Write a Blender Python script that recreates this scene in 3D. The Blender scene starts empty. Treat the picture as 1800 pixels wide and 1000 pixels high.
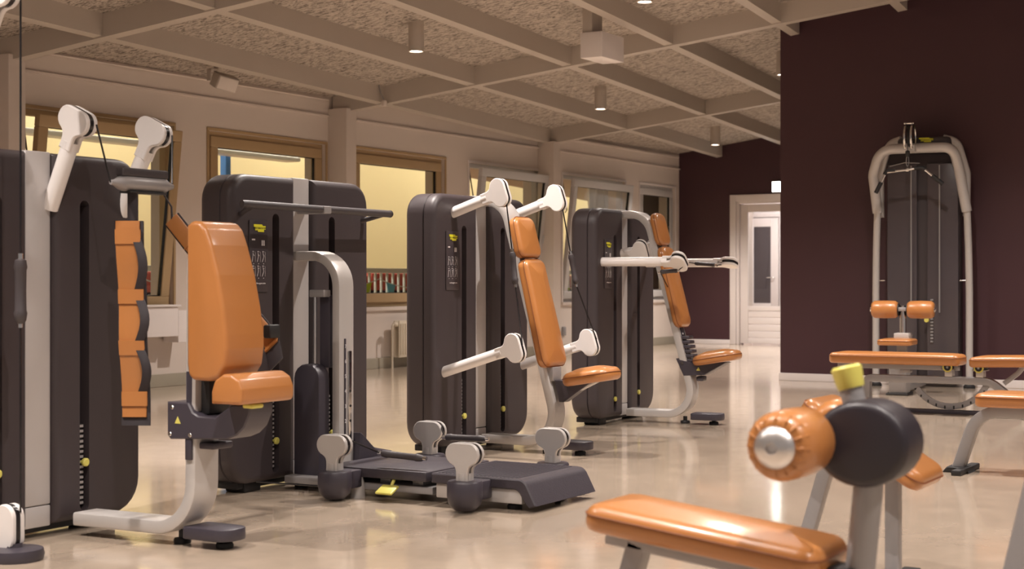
import bpy, bmesh, math, random
from mathutils import Vector, Matrix
random.seed(7)
S = bpy.context.scene
COL = S.collection
R = math.radians

# ------------------------------------------------------------------ camera
cam_d = bpy.data.cameras.new('camera'); cam = bpy.data.objects.new('camera', cam_d); COL.objects.link(cam)
cam.location = (0, 0, 1.0)
cam.rotation_euler = (R(90), 0, -math.atan2(.861, .509))
cam_d.sensor_width = 36; cam_d.lens = 54.0; cam_d.shift_y = -7/1800
cam_d.clip_start = .05; cam_d.clip_end = 200
cam_d.dof.use_dof = True; cam_d.dof.focus_distance = 8.3; cam_d.dof.aperture_fstop = 4.2
S.camera = cam
# ------------------------------------------------------------------ world, exposure
W = bpy.data.worlds.new('world'); S.world = W; W.use_nodes = True
W.node_tree.nodes['Background'].inputs[0].default_value = (1.0, .90, .86, 1)
W.node_tree.nodes['Background'].inputs[1].default_value = .28
S.view_settings.view_transform = 'Standard'; S.view_settings.look = 'None'
S.view_settings.gamma = 1.0; S.view_settings.exposure = -0.03
S.view_settings.use_curve_mapping = False
SPOT_W = 540.0
LAMP_COL = (1.0, .905, .835)

# ------------------------------------------------------------------ materials
def mat(name, col, rough=.5, metal=0.0, var=0.0, vscale=8.0, bump=0.0, bscale=60.0, coat=0.0, spec=.5, rvar=0.0):
    m = bpy.data.materials.new(name); m.use_nodes = True
    nt = m.node_tree; b = nt.nodes['Principled BSDF']
    b.inputs['Base Color'].default_value = (*col, 1); b.inputs['Roughness'].default_value = rough
    b.inputs['Metallic'].default_value = metal; b.inputs['Specular IOR Level'].default_value = spec
    if coat: b.inputs['Coat Weight'].default_value = coat; b.inputs['Coat Roughness'].default_value = .15
    tc = nt.nodes.new('ShaderNodeTexCoord')
    if var or rvar:
        n = nt.nodes.new('ShaderNodeTexNoise'); n.inputs['Scale'].default_value = vscale; n.inputs['Detail'].default_value = 5
        nt.links.new(tc.outputs['Object'], n.inputs['Vector'])
        if var:
            mx = nt.nodes.new('ShaderNodeMix'); mx.data_type = 'RGBA'
            mx.inputs[6].default_value = (*[c*(1-var) for c in col], 1); mx.inputs[7].default_value = (*[min(1, c*(1+var)) for c in col], 1)
            nt.links.new(n.outputs['Fac'], mx.inputs[0]); nt.links.new(mx.outputs[2], b.inputs['Base Color'])
        if rvar:
            mr = nt.nodes.new('ShaderNodeMapRange'); mr.inputs[3].default_value = rough-rvar; mr.inputs[4].default_value = rough+rvar
            nt.links.new(n.outputs['Fac'], mr.inputs[0]); nt.links.new(mr.outputs[0], b.inputs['Roughness'])
    if bump:
        n2 = nt.nodes.new('ShaderNodeTexNoise'); n2.inputs['Scale'].default_value = bscale; n2.inputs['Detail'].default_value = 4
        bp = nt.nodes.new('ShaderNodeBump'); bp.inputs['Strength'].default_value = bump; bp.inputs['Distance'].default_value = .01
        nt.links.new(tc.outputs['Object'], n2.inputs['Vector']); nt.links.new(n2.outputs['Fac'], bp.inputs['Height'])
        nt.links.new(bp.outputs['Normal'], b.inputs['Normal'])
    return m

M = {}
M['cream'] = mat('cream_plaster', (.66, .575, .515), .7, var=.04, vscale=1.5, bump=.08, bscale=120)
M['beam'] = mat('beam_paint', (.45, .39, .335), .55, var=.04, vscale=3)
M['aub'] = mat('aubergine_paint', (.050, .0165, .0225), .55, var=.08, vscale=1.2, bump=.05, bscale=150)
M['white'] = mat('white_paint', (.74, .68, .66), .4, var=.02)
M['white_wall'] = mat('corridor_white', (.82, .78, .78), .6, var=.02)
M['skirt'] = mat('skirting_grey', (.36, .32, .25), .5, var=.05)
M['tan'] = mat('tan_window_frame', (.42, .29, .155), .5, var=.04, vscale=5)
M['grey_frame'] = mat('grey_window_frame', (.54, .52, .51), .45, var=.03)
M['shell'] = mat('charcoal_shell', (.044, .0335, .0365), .48, var=.03, vscale=4, bump=.05, bscale=400)
M['spine'] = mat('silver_spine', (.50, .47, .46), .42, metal=.25, var=.02)
M['silver'] = mat('silver_paint', (.52, .49, .47), .36, metal=.25, var=.02)
M['white_arm'] = mat('white_enamel', (.72, .68, .66), .35, var=.02)
M['mid'] = mat('mid_grey_paint', (.30, .285, .285), .38, metal=.2, var=.03)
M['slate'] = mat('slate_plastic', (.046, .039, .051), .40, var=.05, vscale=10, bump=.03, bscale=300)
M['deck'] = mat('ribbed_deck_rubber', (.046, .039, .049), .42, var=.12, vscale=30, bump=.15, bscale=140)
M['dark_housing'] = mat('dark_housing_plastic', (.020, .0155, .021), .42, var=.06)
M['black'] = mat('black_rubber', (.010, .009, .010), .55, var=.1)
M['blackgloss'] = mat('black_gloss', (.012, .010, .011), .22, var=.1)
M['grip'] = mat('dark_grip_rubber', (.045, .037, .040), .5, bump=.1, bscale=300)
M['chrome'] = mat('chrome', (.72, .70, .68), .16, metal=1.0, rvar=.04)
M['satin'] = mat('satin_aluminium', (.66, .63, .62), .36, metal=.9, rvar=.05)
M['orange'] = mat('orange_leather', (.42, .168, .048), .33, var=.06, vscale=6, bump=.10, bscale=420, spec=.5, coat=.3)
M['orange_thread'] = mat('orange_stitching', (.20, .06, .014), .6, var=.05)
M['webbing'] = mat('black_webbing', (.022, .016, .020), .6, bump=.3, bscale=500)
M['yellow'] = mat('yellow_plastic', (.64, .585, .13), .4, var=.03)
M['logo_yellow'] = mat('logo_yellow', (.70, .68, .03), .45, var=.02)
M['ink_white'] = mat('white_print', (.70, .67, .68), .5, var=.02)
M['ink_black'] = mat('black_print', (.012, .012, .008), .5, var=.02)
M['plate'] = mat('info_plate', (.047, .038, .043), .35, var=.03)
M['weight'] = mat('weight_plate_iron', (.02, .017, .018), .5, var=.1)
M['weight_label'] = mat('weight_label', (.40, .37, .36), .5, var=.05)
M['smoke'] = mat('smoked_shroud', (.070, .058, .064), .25, var=.05)
M['poolyellow'] = mat('yellow_hall_wall', (.74, .61, .35), .7, var=.05, vscale=.6)
M['poolfloor'] = mat('hall_floor', (.45, .36, .24), .5, var=.05)
M['hallwhite'] = mat('hall_white_metal', (.78, .80, .80), .4, var=.02)
M['blue'] = mat('blue_paint', (.09, .27, .72), .5, var=.04)
M['red'] = mat('red_padding', (.42, .055, .040), .6, var=.08, vscale=4)
M['navy'] = mat('navy_padding', (.022, .028, .07), .6, var=.1)
M['flag_blue'] = mat('flag_blue', (.17, .55, .80), .7, var=.03)
M['flag_green'] = mat('flag_green', (.50, .66, .06), .7, var=.03)
M['ducts'] = mat('pale_fabric', (.75, .74, .72), .6, var=.03)
M['rad'] = mat('radiator_enamel', (.66, .58, .46), .4, var=.02)

def glass_mat():
    m = bpy.data.materials.new('window_glass'); m.use_nodes = True; nt = m.node_tree
    for n in list(nt.nodes): nt.nodes.remove(n)
    o = nt.nodes.new('ShaderNodeOutputMaterial'); mx = nt.nodes.new('ShaderNodeMixShader')
    t = nt.nodes.new('ShaderNodeBsdfTransparent'); t.inputs[0].default_value = (.95, .96, .94, 1)
    g = nt.nodes.new('ShaderNodeBsdfGlossy'); g.inputs['Roughness'].default_value = .02
    lw = nt.nodes.new('ShaderNodeLayerWeight'); lw.inputs[0].default_value = .5
    pw = nt.nodes.new('ShaderNodeMath'); pw.operation = 'POWER'; pw.inputs[1].default_value = 4.5; nt.links.new(lw.outputs['Facing'], pw.inputs[0])
    f = nt.nodes.new('ShaderNodeMapRange'); f.inputs[3].default_value = .025; f.inputs[4].default_value = .85; nt.links.new(pw.outputs[0], f.inputs[0])
    nt.links.new(f.outputs[0], mx.inputs[0]); nt.links.new(t.outputs[0], mx.inputs[1]); nt.links.new(g.outputs[0], mx.inputs[2])
    nt.links.new(mx.outputs[0], o.inputs[0]); return m
M['glass'] = glass_mat()
def emit_mat(name, col, s):
    m = bpy.data.materials.new(name); m.use_nodes = True; nt = m.node_tree; b = nt.nodes['Principled BSDF']
    b.inputs['Base Color'].default_value = (*col, 1); b.inputs['Emission Color'].default_value = (*col, 1); b.inputs['Emission Strength'].default_value = s
    return m
M['lamp'] = emit_mat('lamp_glow', (1, .88, .76), 18)
M['sign'] = emit_mat('lit_sign', (.95, 1, .93), 14)
M['tube'] = emit_mat('corridor_lamp', (1, .95, .95), 6)
M['halllamp'] = emit_mat('hall_lamp', (1, .93, .75), 5)

def floor_mat():
    m = bpy.data.materials.new('polished_concrete'); m.use_nodes = True; nt = m.node_tree; b = nt.nodes['Principled BSDF']
    L = nt.links.new; tc = nt.nodes.new('ShaderNodeTexCoord')
    n1 = nt.nodes.new('ShaderNodeTexNoise'); n1.inputs['Scale'].default_value = .55; n1.inputs['Detail'].default_value = 6; n1.inputs['Distortion'].default_value = .6
    n2 = nt.nodes.new('ShaderNodeTexNoise'); n2.inputs['Scale'].default_value = 7; n2.inputs['Detail'].default_value = 6
    n3 = nt.nodes.new('ShaderNodeTexVoronoi'); n3.inputs['Scale'].default_value = 16
    for n in (n1, n2, n3): L(tc.outputs['Object'], n.inputs['Vector'])
    r1 = nt.nodes.new('ShaderNodeValToRGB')
    r1.color_ramp.elements[0].position = .32; r1.color_ramp.elements[0].color = (.43, .345, .265, 1)
    r1.color_ramp.elements[1].position = .68; r1.color_ramp.elements[1].color = (.52, .42, .325, 1)
    L(n1.outputs['Fac'], r1.inputs[0])
    mx = nt.nodes.new('ShaderNodeMix'); mx.data_type = 'RGBA'; mx.blend_type = 'OVERLAY'; mx.inputs[0].default_value = .22
    L(r1.outputs[0], mx.inputs[6]); L(n2.outputs['Color'], mx.inputs[7])
    bw = nt.nodes.new('ShaderNodeRGBToBW'); L(n2.outputs['Color'], bw.inputs[0]); L(bw.outputs[0], mx.inputs[7])
    sp = nt.nodes.new('ShaderNodeMapRange'); sp.inputs[1].default_value = .02; sp.inputs[2].default_value = .09; sp.inputs[3].default_value = 1; sp.inputs[4].default_value = 0
    L(n3.outputs['Distance'], sp.inputs[0])
    m2 = nt.nodes.new('ShaderNodeMix'); m2.data_type = 'RGBA'
    mu = nt.nodes.new('ShaderNodeMath'); mu.operation = 'MULTIPLY'; mu.inputs[1].default_value = .35; L(sp.outputs[0], mu.inputs[0])
    L(mu.outputs[0], m2.inputs[0]); L(mx.outputs[2], m2.inputs[6]); m2.inputs[7].default_value = (.66, .56, .46, 1)
    L(m2.outputs[2], b.inputs['Base Color'])
    mr = nt.nodes.new('ShaderNodeMapRange'); mr.inputs[3].default_value = .07; mr.inputs[4].default_value = .20
    L(n2.outputs['Fac'], mr.inputs[0]); L(mr.outputs[0], b.inputs['Roughness'])
    bp = nt.nodes.new('ShaderNodeBump'); bp.inputs['Strength'].default_value = .015; bp.inputs['Distance'].default_value = .02
    L(n1.outputs['Fac'], bp.inputs['Height']); L(bp.outputs[0], b.inputs['Normal'])
    b.inputs['Specular IOR Level'].default_value = .6
    b.inputs['Coat Weight'].default_value = .5; b.inputs['Coat Roughness'].default_value = .09
    return m
M['floor'] = floor_mat()
def wool_mat():
    m = bpy.data.materials.new('wood_wool_panel'); m.use_nodes = True; nt = m.node_tree; b = nt.nodes['Principled BSDF']
    L = nt.links.new; tc = nt.nodes.new('ShaderNodeTexCoord'); mp = nt.nodes.new('ShaderNodeMapping')
    mp.inputs['Rotation'].default_value = (0, 0, R(6)); mp.inputs['Scale'].default_value = (2.8, .8, 1)
    L(tc.outputs['Object'], mp.inputs[0])
    n = nt.nodes.new('ShaderNodeTexNoise'); n.inputs['Scale'].default_value = 17; n.inputs['Detail'].default_value = 4; n.inputs['Roughness'].default_value = .7; n.inputs['Distortion'].default_value = 1.2
    L(mp.outputs[0], n.inputs['Vector'])
    r = nt.nodes.new('ShaderNodeValToRGB'); r.color_ramp.elements[0].position = .40; r.color_ramp.elements[0].color = (.10, .08, .064, 1)
    r.color_ramp.elements[1].position = .53; r.color_ramp.elements[1].color = (.52, .445, .38, 1)
    L(n.outputs['Fac'], r.inputs[0]); L(r.outputs[0], b.inputs['Base Color']); b.inputs['Roughness'].default_value = .9
    bp = nt.nodes.new('ShaderNodeBump'); bp.inputs['Strength'].default_value = .6; bp.inputs['Distance'].default_value = .02
    L(n.outputs['Fac'], bp.inputs['Height']); L(bp.outputs[0], b.inputs['Normal'])
    return m
M['wool'] = wool_mat()

# ------------------------------------------------------------------ mesh helpers
def finish(me, mt, angle=38):
    bm = bmesh.new(); bm.from_mesh(me); bmesh.ops.recalc_face_normals(bm, faces=bm.faces); bm.to_mesh(me); bm.free()
    if len(me.polygons): me.polygons.foreach_set('use_smooth', [True]*len(me.polygons))
    me.set_sharp_from_angle(angle=R(angle))
    if mt: me.materials.append(M[mt] if isinstance(mt, str) else mt)
    return me
def link(name, me, parent=None, loc=None, mtx=None):
    o = bpy.data.objects.new(name, me); COL.objects.link(o)
    if parent: o.parent = parent
    if loc: o.location = loc
    if mtx is not None: o.matrix_local = mtx
    return o
def rr(w, h, r, n=5, inset=0.0, cx=0.0, cy=0.0):
    if not isinstance(r, (tuple, list)): r = (r,)*4
    w2, h2 = w/2-inset, h/2-inset; P = []
    for k, (sx, sy) in enumerate(((1, 1), (-1, 1), (-1, -1), (1, -1))):
        q = max(min(r[k]-inset, w2, h2), .0008); ox, oy = sx*(w2-q), sy*(h2-q)
        for i in range(n+1):
            a = math.pi/2*(k+i/n); P.append((cx+ox+q*math.cos(a), cy+oy+q*math.sin(a)))
    return P
def inset_poly(P, d):
    n = len(P); A = sum(P[i][0]*P[(i+1) % n][1]-P[(i+1) % n][0]*P[i][1] for i in range(n)); sg = 1 if A > 0 else -1
    out = []
    for i in range(n):
        a, b, c = Vector(P[i-1]), Vector(P[i]), Vector(P[(i+1) % n])
        e1, e2 = (b-a), (c-b)
        if e1.length < 1e-9 or e2.length < 1e-9: out.append(tuple(b)); continue
        e1.normalize(); e2.normalize(); nn = Vector((-e1.y-e2.y, e1.x+e2.x))*sg
        if nn.length < 1e-6: out.append(tuple(b)); continue
        nn.normalize(); k = max(.5, nn.dot(Vector((-e1.y, e1.x))*sg)); out.append(tuple(b+nn*(d/k)))
    return out
def roundpath(pts, rads, seg=8):
    pts = [Vector(p) for p in pts]
    if not isinstance(rads, (list, tuple)): rads = [rads]*(len(pts)-2)
    out = [pts[0]]
    for i in range(1, len(pts)-1):
        a, b, c = pts[i-1], pts[i], pts[i+1]; u = (a-b).normalized(); v = (c-b).normalized()
        ang = u.angle(v); r = rads[i-1]
        if r < 1e-5 or ang > math.pi-.02: out.append(b); continue
        t = min(r/math.tan(ang/2), (a-b).length*.49 if i > 1 else (a-b).length*.98, (c-b).length*.49 if i < len(pts)-2 else (c-b).length*.98)
        r2 = t*math.tan(ang/2); cen = b+(u+v).normalized()*(r2/math.sin(ang/2))
        p0, p1 = b+u*t-cen, b+v*t-cen; tot = p0.angle(p1)
        for k in range(seg+1):
            f = k/seg; out.append(cen+(p0*math.sin((1-f)*tot)+p1*math.sin(f*tot))/math.sin(tot))
    out.append(pts[-1]); return out
class MB:
    def __init__(s): s.v = []; s.f = []; s.m = None
    def add(s, V, F):
        b = len(s.v); s.v += [tuple(s.m @ Vector(p)) if s.m is not None else tuple(p) for p in V]
        s.f += [tuple(b+i for i in q) for q in F]; return s
    def loft(s, rings, c0=True, c1=True, closed=False):
        n = len(rings[0]); V = [p for r in rings for p in r]; F = []
        K = len(rings)
        for k in range(K if closed else K-1):
            a, b = k*n, ((k+1) % K)*n
            for i in range(n):
                j = (i+1) % n; F.append((a+i, a+j, b+j, b+i))
        if not closed:
            if c0: F.append(tuple(range(n))[::-1])
            if c1: F.append(tuple((K-1)*n+i for i in range(n)))
        return s.add(V, F)
    def box(s, x0, x1, y0, y1, z0, z1):
        V = [(x, y, z) for x in (x0, x1) for y in (y0, y1) for z in (z0, z1)]
        return s.add(V, [(0, 1, 3, 2), (4, 6, 7, 5), (0, 4, 5, 1), (2, 3, 7, 6), (0, 2, 6, 4), (1, 5, 7, 3)])
    def rbox(s, x0, x1, y0, y1, z0, z1, b=.006, r=None, ax='z', n=4):
        # rounded prism along ax: outline corner radius r, edge fillet b
        r = b if r is None else r
        if ax == 'z': A, B, (t0, t1), f = (x0, x1), (y0, y1), (z0, z1), (lambda p, t: (p[0], p[1], t))
        elif ax == 'y': A, B, (t0, t1), f = (x0, x1), (z0, z1), (y0, y1), (lambda p, t: (p[0], t, p[1]))
        else: A, B, (t0, t1), f = (y0, y1), (z0, z1), (x0, x1), (lambda p, t: (t, p[0], p[1]))
        w, h, cx, cy = A[1]-A[0], B[1]-B[0], (A[0]+A[1])/2, (B[0]+B[1])/2
        st = [(0, 1.0), (.3, .3), (1.0, 0)]
        rings = []
        for a, i in st: rings.append([f(p, t0+b*a) for p in rr(w, h, r, n, b*i, cx, cy)])
        for a, i in st[::-1]: rings.append([f(p, t1-b*a) for p in rr(w, h, r, n, b*i, cx, cy)])
        return s.loft(rings)
    def prism(s, P, t0, t1, f, b=.003):
        Q = inset_poly(P, b)
        return s.loft([[f(p, t0) for p in Q], [f(p, t0+b) for p in P], [f(p, t1-b) for p in P], [f(p, t1) for p in Q]])
    def tube(s, path, r, n=10, caps=True, closed=False):
        path = [Vector(p) for p in path]; K = len(path)
        rs = r if isinstance(r, (list, tuple)) else [r]*K
        T = []
        for i in range(K):
            a = path[i-1] if (i > 0 or closed) else path[i]; b = path[(i+1) % K] if (i < K-1 or closed) else path[i]
            T.append((b-a).normalized())
        up = Vector((0, 0, 1)) if abs(T[0].z) < .9 else Vector((1, 0, 0))
        nrm = (up-T[0]*up.dot(T[0])).normalized(); rings = []
        for i in range(K):
            nrm = (nrm-T[i]*nrm.dot(T[i])).normalized(); bn = T[i].cross(nrm)
            rings.append([path[i]+(nrm*math.cos(2*math.pi*k/n)+bn*math.sin(2*math.pi*k/n))*rs[i] for k in range(n)])
        return s.loft(rings, caps, caps, closed)
    def bar(s, path, w, t, side=(1, 0, 0), r=.006):
        # rectangular section: w along fixed side axis, t across
        path = [Vector(p) for p in path]; sd = Vector(side).normalized(); rings = []
        sec = rr(w, t, r, 2)
        for i in range(len(path)):
            a = path[max(i-1, 0)]; b = path[min(i+1, len(path)-1)]; T = (b-a).normalized(); nn = T.cross(sd).normalized()
            rings.append([path[i]+sd*p[0]+nn*p[1] for p in sec])
        return s.loft(rings)
    def lathe(s, prof, org=(0, 0, 0), ax='z', n=24):
        rings = []
        for r, t in prof:
            ring = []
            for k in range(n):
                a = 2*math.pi*k/n; u, v = max(r, 1e-4)*math.cos(a), max(r, 1e-4)*math.sin(a)
                p = (u, v, t) if ax == 'z' else ((u, t, v) if ax == 'y' else (t, u, v))
                ring.append((p[0]+org[0], p[1]+org[1], p[2]+org[2]))
            rings.append(ring)
        return s.loft(rings)
    def cushion(s, L, Wd, T, rc=.04, e=.022, dome=.012, n=5):
        rings = []
        for a in (0, .5, 1): rings.append([(p[0], p[1], e*.6*(1-math.sin(a*math.pi/2))) for p in rr(L, Wd, rc, n, e*.6*(1-math.cos(math.pi/2*(1-a))) if a < 1 else 0)][:])
        rings[0] = [(p[0], p[1], 0) for p in rr(L, Wd, rc, n, e*.6)]
        rings[1] = [(p[0], p[1], e*.18) for p in rr(L, Wd, rc, n, e*.18)]
        rings[2] = [(p[0], p[1], e*.6) for p in rr(L, Wd, rc, n, 0)]
        h = T-dome
        for k in range(6):
            a = k/5*math.pi/2; rings.append([(p[0], p[1], h-e+e*math.sin(a)) for p in rr(L, Wd, rc, n, e*(1-math.cos(a)))])
        for f in (.25, .55, .8):
            ins = e+f*(min(L, Wd)/2-e)*.95
            rings.append([(p[0], p[1], h+dome*math.sin(f*math.pi/2)) for p in rr(L, Wd, max(rc, ins), n, ins)])
        return s.loft(rings)
    def mesh(s, name, mt, angle=38):
        me = bpy.data.meshes.new(name); me.from_pydata(s.v, [], s.f); return finish(me, mt, angle)
    def build(s, name, mt, parent=None, angle=38, mtx=None, loc=None):
        return link(name, s.mesh(name, mt, angle), parent, loc, mtx)
def tag(o, label, cat, group=None):
    o['label'] = label; o['category'] = cat
    if group: o['group'] = group
    return o
def thing(name, label, cat, loc=(0, 0, 0), rz=0.0, group=None):
    o = bpy.data.objects.new(name, None); COL.objects.link(o); o.location = loc; o.rotation_euler = (0, 0, R(rz)); o.empty_display_size = .1
    return tag(o, label, cat, group)
def struct(o): o['kind'] = 'structure'; return o
YZ = lambda x0: (lambda p, t: (t, p[0], p[1]))
fYZ = lambda p, t: (t, p[0], p[1])      # 2d = (y,z), extrude along x
fXZ = lambda p, t: (p[0], t, p[1])
fXY = lambda p, t: (p[0], p[1], t)
def frame_mtx(org, ex, ez):
    ex = Vector(ex).normalized(); ez = Vector(ez); ez = (ez-ex*ez.dot(ex)).normalized(); ey = ez.cross(ex)
    m = Matrix((ex, ey, ez)).transposed().to_4x4(); m.translation = Vector(org); return m
def text_mesh(txt, size, mt, extrude=.0004):
    c = bpy.data.curves.new('txt', 'FONT'); c.body = txt; c.size = size; c.align_x = 'CENTER'; c.align_y = 'CENTER'; c.extrude = extrude; c.resolution_u = 2
    o = bpy.data.objects.new('txt', c); COL.objects.link(o)
    dg = bpy.context.evaluated_depsgraph_get(); me = bpy.data.meshes.new_from_object(o.evaluated_get(dg))
    bpy.data.objects.remove(o); bpy.data.curves.remove(c); me.materials.clear(); me.materials.append(M[mt]); return me
FRONT = Matrix.Rotation(R(90), 4, 'X')    # text in XY plane -> faces -Y
def bool_cut(o, cutter):
    md = o.modifiers.new('b', 'BOOLEAN'); md.object = cutter; md.operation = 'DIFFERENCE'; md.solver = 'EXACT'
    dg = bpy.context.evaluated_depsgraph_get(); me = bpy.data.meshes.new_from_object(o.evaluated_get(dg))
    o.modifiers.clear(); o.data = me; bpy.data.objects.remove(cutter); me.set_sharp_from_angle(angle=R(30)); return o

# ================================================================== SETTING
# roof grid: turned 6.3 deg against the window wall, rising towards the room
AL = R(6.3); O = Vector((8.93, 9.09)); AV = Vector((math.cos(AL), math.sin(AL))); BV = Vector((math.sin(AL), -math.cos(AL)))
GX, GY = .004, -.131
def roof(u, v, dz=0.0):
    p = O+AV*u+BV*v; return Vector((p.x, p.y, 2.83+GX*(p.x-13.4)+GY*(p.y-10)+dz))
PAN = .19
YW = 10.2
fl = struct(MB().add([(-4, -7, 0), (26, -7, 0), (26, 10.2, 0), (-4, 10.2, 0)], [(0, 1, 2, 3)]).build('floor', 'floor'))

WIN = [(9.08, 10.92), (11.42, 13.28), (13.78, 15.64), (16.20, 18.02), (18.62, 20.56), (21.06, 22.34)]
ZB, ZT = .70, 2.47
mb = MB(); xs = -4.0
for a, b in WIN:
    mb.box(xs, a, YW, YW+.28, 0, 3.6); mb.box(a, b, YW, YW+.28, 0, ZB); mb.box(a, b, YW, YW+.28, ZT, 3.6); xs = b
mb.box(xs, 26, YW, YW+.28, 0, 3.6); mb.box(-4, 40, YW+.1, YW+.28, 3.6, 5.3)
struct(mb.build('wall_left', 'cream'))
struct(MB().box(-4, 22.5, YW-.025, YW, 2.77, 2.79).build('trim_1', 'cream'))
struct(MB().rbox(-4, 22.5, YW-.02, YW, 0, .12, .004, ax='x').build('baseboard_left', 'skirt'))
# columns
for i, u in enumerate((-4.6, 0, 4.6, 9.2)):
    cx = 13.42+u-4.6
    struct(MB().rbox(cx-.09, cx+.09, YW-.25, YW, 0, 2.86, .006).build('trim_%d' % (i+2), 'cream'))
# wall_right and wall_back
struct(MB().box(14.65, 14.95, -7, 5.53, 0, 5.0).build('wall_right', 'aub'))
struct(MB().rbox(14.63, 14.65, -7, 5.54, 0, .075, .004, ax='y').build('baseboard_right', 'white'))
DY0, DY1, DZ = 8.05, 9.22, 2.24      # door opening (between Y, height)
mb = MB(); mb.box(22.5, 22.8, DY1, 10.2, 0, 4.6); mb.box(22.5, 22.8, -7, DY0, 0, 4.6); mb.box(22.5, 22.8, DY0, DY1, DZ, 4.6)
struct(mb.build('wall_back', 'aub'))
struct(MB().rbox(22.48, 22.5, DY1+.1, 10.2, 0, .07, .004, ax='y').build('baseboard_back', 'white'))
# ceiling: beams, purlins, panels
cl = struct(MB().add([tuple(roof(u, v, PAN+.06)) for u, v in ((-16, -1.6), (20, -3.2), (20, 18), (-16, 18))], [(0, 1, 2, 3)]).build('ceiling', 'beam'))
def clipv(v, u):   # keep panels inside the window wall
    p = O+AV*u; vm = (p.y-YW-.0)/math.cos(AL); return max(v, vm)
SP = 1.08
for kb in range(-2, 4):
    u = kb*4.6
    mb = MB()
    v0, v1 = clipv(-9, u)+.02, 17
    if u > 9.3: pass
    P = [roof(u-.06, v0), roof(u+.06, v0), roof(u+.06, v1), roof(u-.06, v1)]
    mb.add([tuple(p) for p in P]+[tuple(p+Vector((0, 0, .245))) for p in P], [(0, 3, 2, 1), (4, 5, 6, 7), (0, 1, 5, 4), (1, 2, 6, 5), (2, 3, 7, 6), (3, 0, 4, 7)])
    mb.build('beam', 'beam', cl, angle=20)
for kb in range(-3, 3):
    u0, u1 = kb*4.6+.06, kb*4.6+4.54
    for j in range(0, 13):
        v = j*SP
        if (O+AV*u1+BV*v).y > YW: continue
        P = [roof(u0, v-.045, .012), roof(u1, v-.045, .012), roof(u1, v+.045, .012), roof(u0, v+.045, .012)]
        mb = MB(); mb.add([tuple(p) for p in P]+[tuple(p+Vector((0, 0, .2))) for p in P], [(0, 1, 2, 3), (4, 7, 6, 5), (0, 4, 5, 1), (1, 5, 6, 2), (2, 6, 7, 3), (3, 7, 4, 0)])
        mb.build('purlin', 'beam', cl, angle=20)
    for j in range(-2, 13):
        for h in range(2):
            a, b = u0-.06+h*2.3, u0-.06+(h+1)*2.3-.006
            va, vb = j*SP+.003, (j+1)*SP-.003
            q = [(a, clipv(va, a)), (b, clipv(va, b)), (b, max(vb, clipv(va, b))), (a, max(vb, clipv(va, a)))]
            if q[2][1]-q[1][1] < .02 and q[3][1]-q[0][1] < .02: continue
            P = [roof(x, y, PAN) for x, y in q]
            MB().add([tuple(p) for p in P]+[tuple(p+Vector((0, 0, .04))) for p in P], [(0, 1, 2, 3), (4, 7, 6, 5), (0, 4, 5, 1), (1, 5, 6, 2), (2, 6, 7, 3), (3, 7, 4, 0)]).build('ceiling_panel', 'wool', cl, angle=20)
# conduit along the top of the window wall
pth = [(8.95, YW-.03, 2.955), (13.3, YW-.03, 2.955)]
struct(MB().tube(pth, .010, 8).build('trim_6', 'cream'))
pth = [(18.2, YW-.03, 2.96), (22.4, YW-.03, 2.96)]
struct(MB().rbox(18.2, 22.4, YW-.05, YW, 2.945, 2.975, .003, ax='x').build('trim_7', 'cream'))

# ------------------------------------------------------------------ windows
def frame_mb(x0, x1, z0, z1, y0, y1, w, b=.005):
    mb = MB()
    mb.rbox(x0, x1, y0, y1, z1-w, z1, b, ax='x'); mb.rbox(x0, x1, y0, y1, z0, z0+w, b, ax='x')
    mb.rbox(x0, x0+w, y0, y1, z0+w, z1-w, b); mb.rbox(x1-w, x1, y0, y1, z0+w, z1-w, b); return mb
for i, (a, b) in enumerate(WIN):
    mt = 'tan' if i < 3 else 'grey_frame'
    tilt = i in (0, 3, 4)
    wn = struct(bpy.data.objects.new('window_%d' % (i+1), None)); COL.objects.link(wn); wn.location = ((a+b)/2, YW, ZB)
    w, h = (b-a), ZT-ZB
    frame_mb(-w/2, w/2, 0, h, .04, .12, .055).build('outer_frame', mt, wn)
    MB().rbox(-w/2-.03, w/2+.03, -.03, .04, -.045, .0, .006, ax='x').build('window_sill', 'cream', wn)
    mb = MB()
    mb.rbox(-w/2-.03, w/2+.03, -.014, .0, h, h+.03, .003, ax='x'); mb.rbox(-w/2-.03, -w/2, -.014, .0, 0, h, .003); mb.rbox(w/2, w/2+.03, -.014, .0, 0, h, .003)
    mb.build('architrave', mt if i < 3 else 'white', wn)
    sw = w/2-.05; sh = h-.1
    m4 = Matrix.Translation((0, .045, .05)) @ Matrix.Rotation(R(6.5 if tilt else 0), 4, 'X')
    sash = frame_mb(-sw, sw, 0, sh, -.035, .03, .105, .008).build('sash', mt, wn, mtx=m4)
    gk = frame_mb(-sw+.1, sw-.1, .1, sh-.1, -.02, .012, .013, .002).build('gasket', 'blackgloss', sash)
    MB().box(-sw+.105, sw-.105, -.004, .004, .105, sh-.105).build('pane', 'glass', sash)
    MB().rbox(sw-.06, sw-.04, -.055, -.036, sh*.45, sh*.45+.12, .004).build('handle', 'grey_frame', sash)
    if tilt:
        MB().tube([(-sw-.01, .02, h-.1), (-sw-.01, -.05, h*.72), (-sw-.01, -.02, h*.7)], .008, 6).build('stay_arm', 'blackgloss', wn)
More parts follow.
